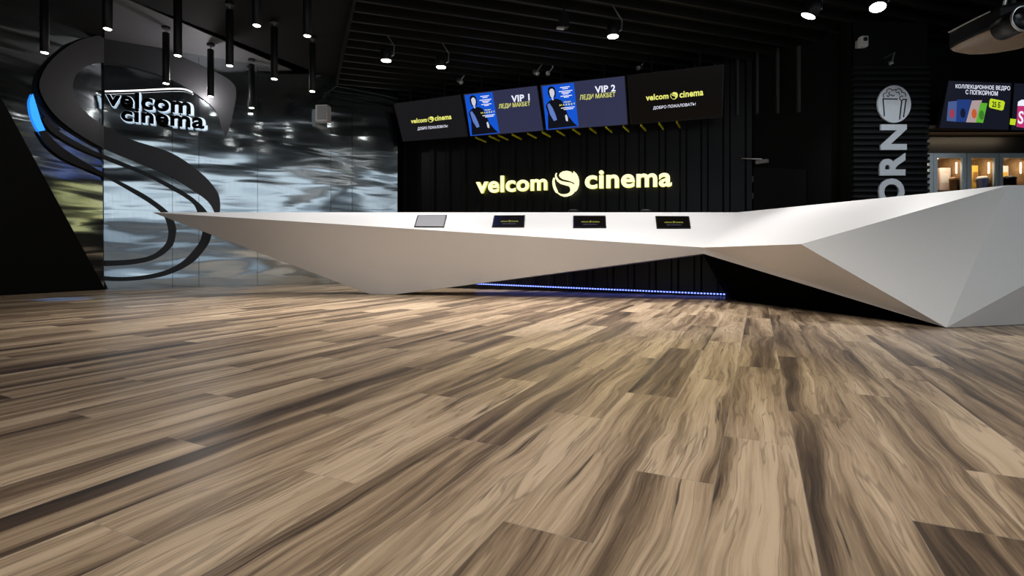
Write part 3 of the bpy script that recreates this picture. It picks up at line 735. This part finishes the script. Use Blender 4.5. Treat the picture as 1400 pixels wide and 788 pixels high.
# ------------------------------------------------------------------ snack bar: display cabinets, shelf, menu screens
CY = 7.62; zt = at(0, 209, CY).z
M_frame = mat('grey_blue_frame', (.42, .48, .51), .4); M_glow = glow('cabinet_tube', (1, .80, .52), 6); M_wood = mat('warm_cabinet_lining', (.20, .12, .055), .5, scale=12, grain=.3)
t = T('cabinet_glass'); t.set(Base_Color=(1, 1, 1, 1), Roughness=.02); t.b.inputs['Transmission Weight'].default_value = 1; t.b.inputs['IOR'].default_value = 1.02; M_glass = t.m
def cabinet(u0, u1, lab):
    x0, x1 = (u0 - U0)/F*CY, (u1 - U0)/F*CY; cx = (x0 + x1)/2; wd = x1 - x0; dp = .5
    o = thing('display_cabinet', (cx, CY + .25, 0), lab, 'display cabinet', 'lit display cabinets of the snack bar')
    bm = bmesh.new()
    box((x0 + .012, CY + dp/2 + .03, zt/2), .024, dp, zt - .02, bm); box((x1 - .012, CY + dp/2 + .03, zt/2), .024, dp, zt - .02, bm)
    box((cx, CY + dp/2 + .03, .06), wd - .05, dp, .1, bm); box((cx, CY + dp/2 + .03, zt - .025), wd - .05, dp, .03, bm); box((cx, CY + dp + .02, zt/2), wd - .05, .02, zt - .1, bm)
    link('carcass', bm, M_wood, o)
    for z in (.75, 1.53):
        link('shelf', box((cx, CY + dp/2 + .04, z), wd - .05, dp - .06, .02), M_wood, o)
    bm = bmesh.new(); fw = .055
    box((x0 + fw/2 + .003, CY, zt/2), fw, .04, zt - .02, bm); box((x1 - fw/2 - .003, CY, zt/2), fw, .04, zt - .02, bm)
    box((cx, CY, zt - .045), wd - 2*fw, .04, .07, bm); box((cx, CY, .06), wd - 2*fw, .04, .1, bm)
    d = link('door', bm, M_frame, o)
    link('glass_pane', box((cx, CY, zt/2), wd - 2*fw - .002, .006, zt - .2), M_glass, d)
    link('handle', tube([(x0 + .03, CY - .05, 1.0), (x0 + .03, CY - .05, 1.25)], .008, 8), M_silver, d)
    link('light_tube', tube([(x1 - .078, CY + .06, 1.79), (x1 - .078, CY + .06, 1.95)], .009, 8), M_glow, o)
    link('top_lamp', lathe([(.03,0),(.035,.012)], (cx - .03, CY + .2, zt - .056), n=16), M_glow, o)
    area('cabinet_light', (cx, CY + .06, zt - .1), (cx, CY + .35, 1.6), wd*.6, .06, 2.2, (1, .82, .58))
    return cx, x0, x1
cabs = [cabinet(1229, 1274.5, 'lit glass cabinet mostly hidden behind the popcorn wall edge'), cabinet(1275, 1319.5, 'lit glass cabinet with a brown ball bowl, right of the popcorn wall'),
        cabinet(1321, 1364, 'lit glass cabinet holding the blue white bucket, second clear one from popcorn wall'), cabinet(1364.5, 1408, 'lit glass cabinet with dark dome at the right picture edge')]
SH = 1.5415
def cup(name, x, y, r0, r1, h, m, lab, cat='cup', lid=None, grp='goods in the display cabinets'):
    o = thing(name, (x, y, SH), lab, cat, grp)
    link('body', lathe([(r0,0),(r1,h),(r1*1.05,h),(r1*1.05,h+.008),(r1*.95,h+.008),(r1*.93,h*.9)], (x, y, SH), n=24), m, o, True)
    if lid: link('lid', lathe([(r1*1.06,h+.009),(r1*1.06,h+.02),(r1*.7,h+.045),(.01,h+.05)], (x, y, SH), n=24), lid, o, True)
c1, c2, c3 = cabs[1][0], cabs[2][0], cabs[3][0]
M_pk = mat('pale_pink_card', (.62, .50, .46), .5); M_bw = mat('blue_white_card', (.25, .33, .62), .45); M_gold = mat('gold_foil', (.75, .50, .10), .35, .5); M_brn = mat('brown_glaze', (.22, .11, .04), .3); M_wc = mat('white_card', (.75, .73, .70), .5); M_red = mat('dark_red_card', (.22, .03, .04), .5)
def carton(x, y, sx, sy, sz, m, lab, ang=0, lid=None):
    o = thing('snack_carton', (x, y, SH), lab, 'carton', 'goods in the display cabinets')
    link('box_body', box((x, y, SH + sz/2), sx, sy, sz, ang=ang, bev=.004), m, o)
    link('front_panel', box((x + math.sin(ang)*sy*.5, y - math.cos(ang)*(sy/2 + .002), SH + sz*.55), sx*.7, .003, sz*.4, ang=ang), lid or M_wc, o)
carton(6.60, CY + .22, .17, .08, .35, M_pk, 'pale pink carton in the first clear cabinet', 0, M_wc)
cup('snack_bowl', 6.655, CY + .10, .045, .052, .15, M_brn, 'round brown bowl in the first clear cabinet', 'bowl', M_brn)
carton(7.13, CY + .30, .09, .08, .40, M_gold, 'tall gold carton in the second clear cabinet', 0, M_brn)
cup('snack_bucket', 7.105, CY + .12, .058, .072, .165, M_bw, 'blue and white bucket in the second clear cabinet', 'bucket', M_wc)
cup('cake_dome', 7.52, CY + .12, .075, .08, .17, M_dark, 'dark dome dish in the cabinet at the right edge', 'dish', M_dark)
carton(7.61, CY + .32, .10, .08, .40, M_wc, 'white carton behind the dark dome dish', 0, M_gold)
# shelf with warm light under it, and the bulkhead behind
x0, x1 = xr - .02, 9.9
zs = at(0, 177, CY).z
o = thing('menu_shelf', (7.5, CY, zs), 'dark shelf with warm light beneath, under the menu screens', 'shelf')
link('board', box(((x0+x1)/2, CY + .1, zs), x1 - x0, .5, .05, bev=.006), mat('dark_brown_board', (.05, .035, .025), .45), o)
link('light_rail', box(((x0+x1)/2, CY + .02, zs - .032), x1 - x0 - .1, .03, .012), M_dark, o)
link('fascia', box(((x0+x1)/2, CY + .30, (zs + zt)/2 - .02), x1 - x0, .04, zs - zt - .06), M_dark, o)
area('shelf_light', (x0 + .9, CY + .02, zs - .06), (x0 + .9, CY + .28, zs - .12), 1.7, .02, 2.5, (1, .78, .52))
# menu screens, leaning forward on the shelf
MQ1 = [(1296.5,110),(1384,113.2),(1379.5,178.2),(1283.5,175.6)]; MQ2 = [(1386,113.2),(1478,117),(1478,181),(1381.5,178.3)]
a = at(1290, 175.5, CY - .22); NP = Plane((a.x, CY - .22, a.z), (-.05, -1, -.25))
M_scr_menu = screen('screen_menu', (22, 24, 36)); M_tag = glow('price_tag', srgb(190, 215, 40), 1); M_pink = screen('menu_pink', (190, 50, 110))
def menu(q, lab):
    c = NP.hit(sum(p[0] for p in q)/4, max(p[1] for p in q)); o = thing('menu_screen', c, lab, 'screen', 'menu screens of the snack bar')
    px_solid('housing', q, NP, 0, .06, M_dark, o); px_solid('screen', inset(q, .975), NP, .002, .0015, M_scr_menu, o); return o
def mpx(x, y): return (1260 + x/4.379, 90 + y/4.378)
o = menu(MQ1, 'menu screen above the cabinets with white heading and four coloured cups')
letter('caption', 'КОЛЛЕКЦИОННОЕ ВЕДРО', NP, [mpx(204,110), mpx(530,122), mpx(530,152), mpx(204,138)], .004, .001, M_txt_w, o, .008)
letter('caption', 'С ПОПКОРНОМ', NP, [mpx(264,143), mpx(457,152), mpx(455,180), mpx(264,170)], .004, .001, M_txt_w, o, .008)
pt = px_solid('price_tag', [mpx(*p) for p in ((415,196),(490,210),(499,220),(490,262),(480,268),(410,252),(403,242),(408,205))], NP, .004, .001, M_tag, o)
letter('price', '25 Б', NP, [mpx(424,210), mpx(474,220), mpx(470,254), mpx(422,246)], .0055, .001, M_ps_dark, pt, .03)
for k, (pts, c, c2_) in enumerate((([(160,215),(212,210),(206,335),(150,330)], (70,90,140), (150,60,80)), ([(214,202),(298,202),(272,338),(206,335)], (34,58,120), (20,26,50)),
                        ([(302,208),(362,206),(330,340),(266,338)], (170,150,150), (190,90,50)), ([(352,222),(394,224),(368,342),(324,338)], (90,170,50), (60,120,40)))):
    cpn = px_solid('cup_picture', [mpx(*p) for p in pts], NP, .004 + .0004*k, .001, screen('menu_cup', c), o)
    cx_ = sum(p[0] for p in pts)/4; cy_ = sum(p[1] for p in pts)/4
    px_solid('cup_print', [mpx(cx_ + 16*math.cos(i*.785), cy_ + 14 + 30*math.sin(i*.785)) for i in range(8)], NP, .0065, .001, screen('menu_cup_print', c2_), cpn)
o = menu(MQ2, 'menu screen cut off at the right edge with a pink cup')
cpn = px_solid('cup_picture', [mpx(*p) for p in ((575,240),(640,240),(630,375),(568,365))], NP, .004, .001, M_pink, o)
px_solid('cup_lid', [mpx(*p) for p in ((578,215),(600,203),(640,203),(640,240),(575,240))], NP, .0055, .001, M_txt_w, cpn)
letter('cup_print', 'S', NP, [mpx(583,270), mpx(613,272), mpx(608,350), mpx(575,346)], .0055, .001, M_txt_w, cpn, .02)
pt = px_solid('price_tag', [mpx(*p) for p in ((532,316),(566,320),(560,356),(528,352))], NP, .006, .001, M_tag, o)
# added blue spot imitates the blue tip's reflection on the floor
bm_ = LP.hit(52, 165, .25)
spot('crescent_reflection_spot', bm_, at(88, 409, 6.53), 320, 15, .9, (.05, .3, 1), .05)
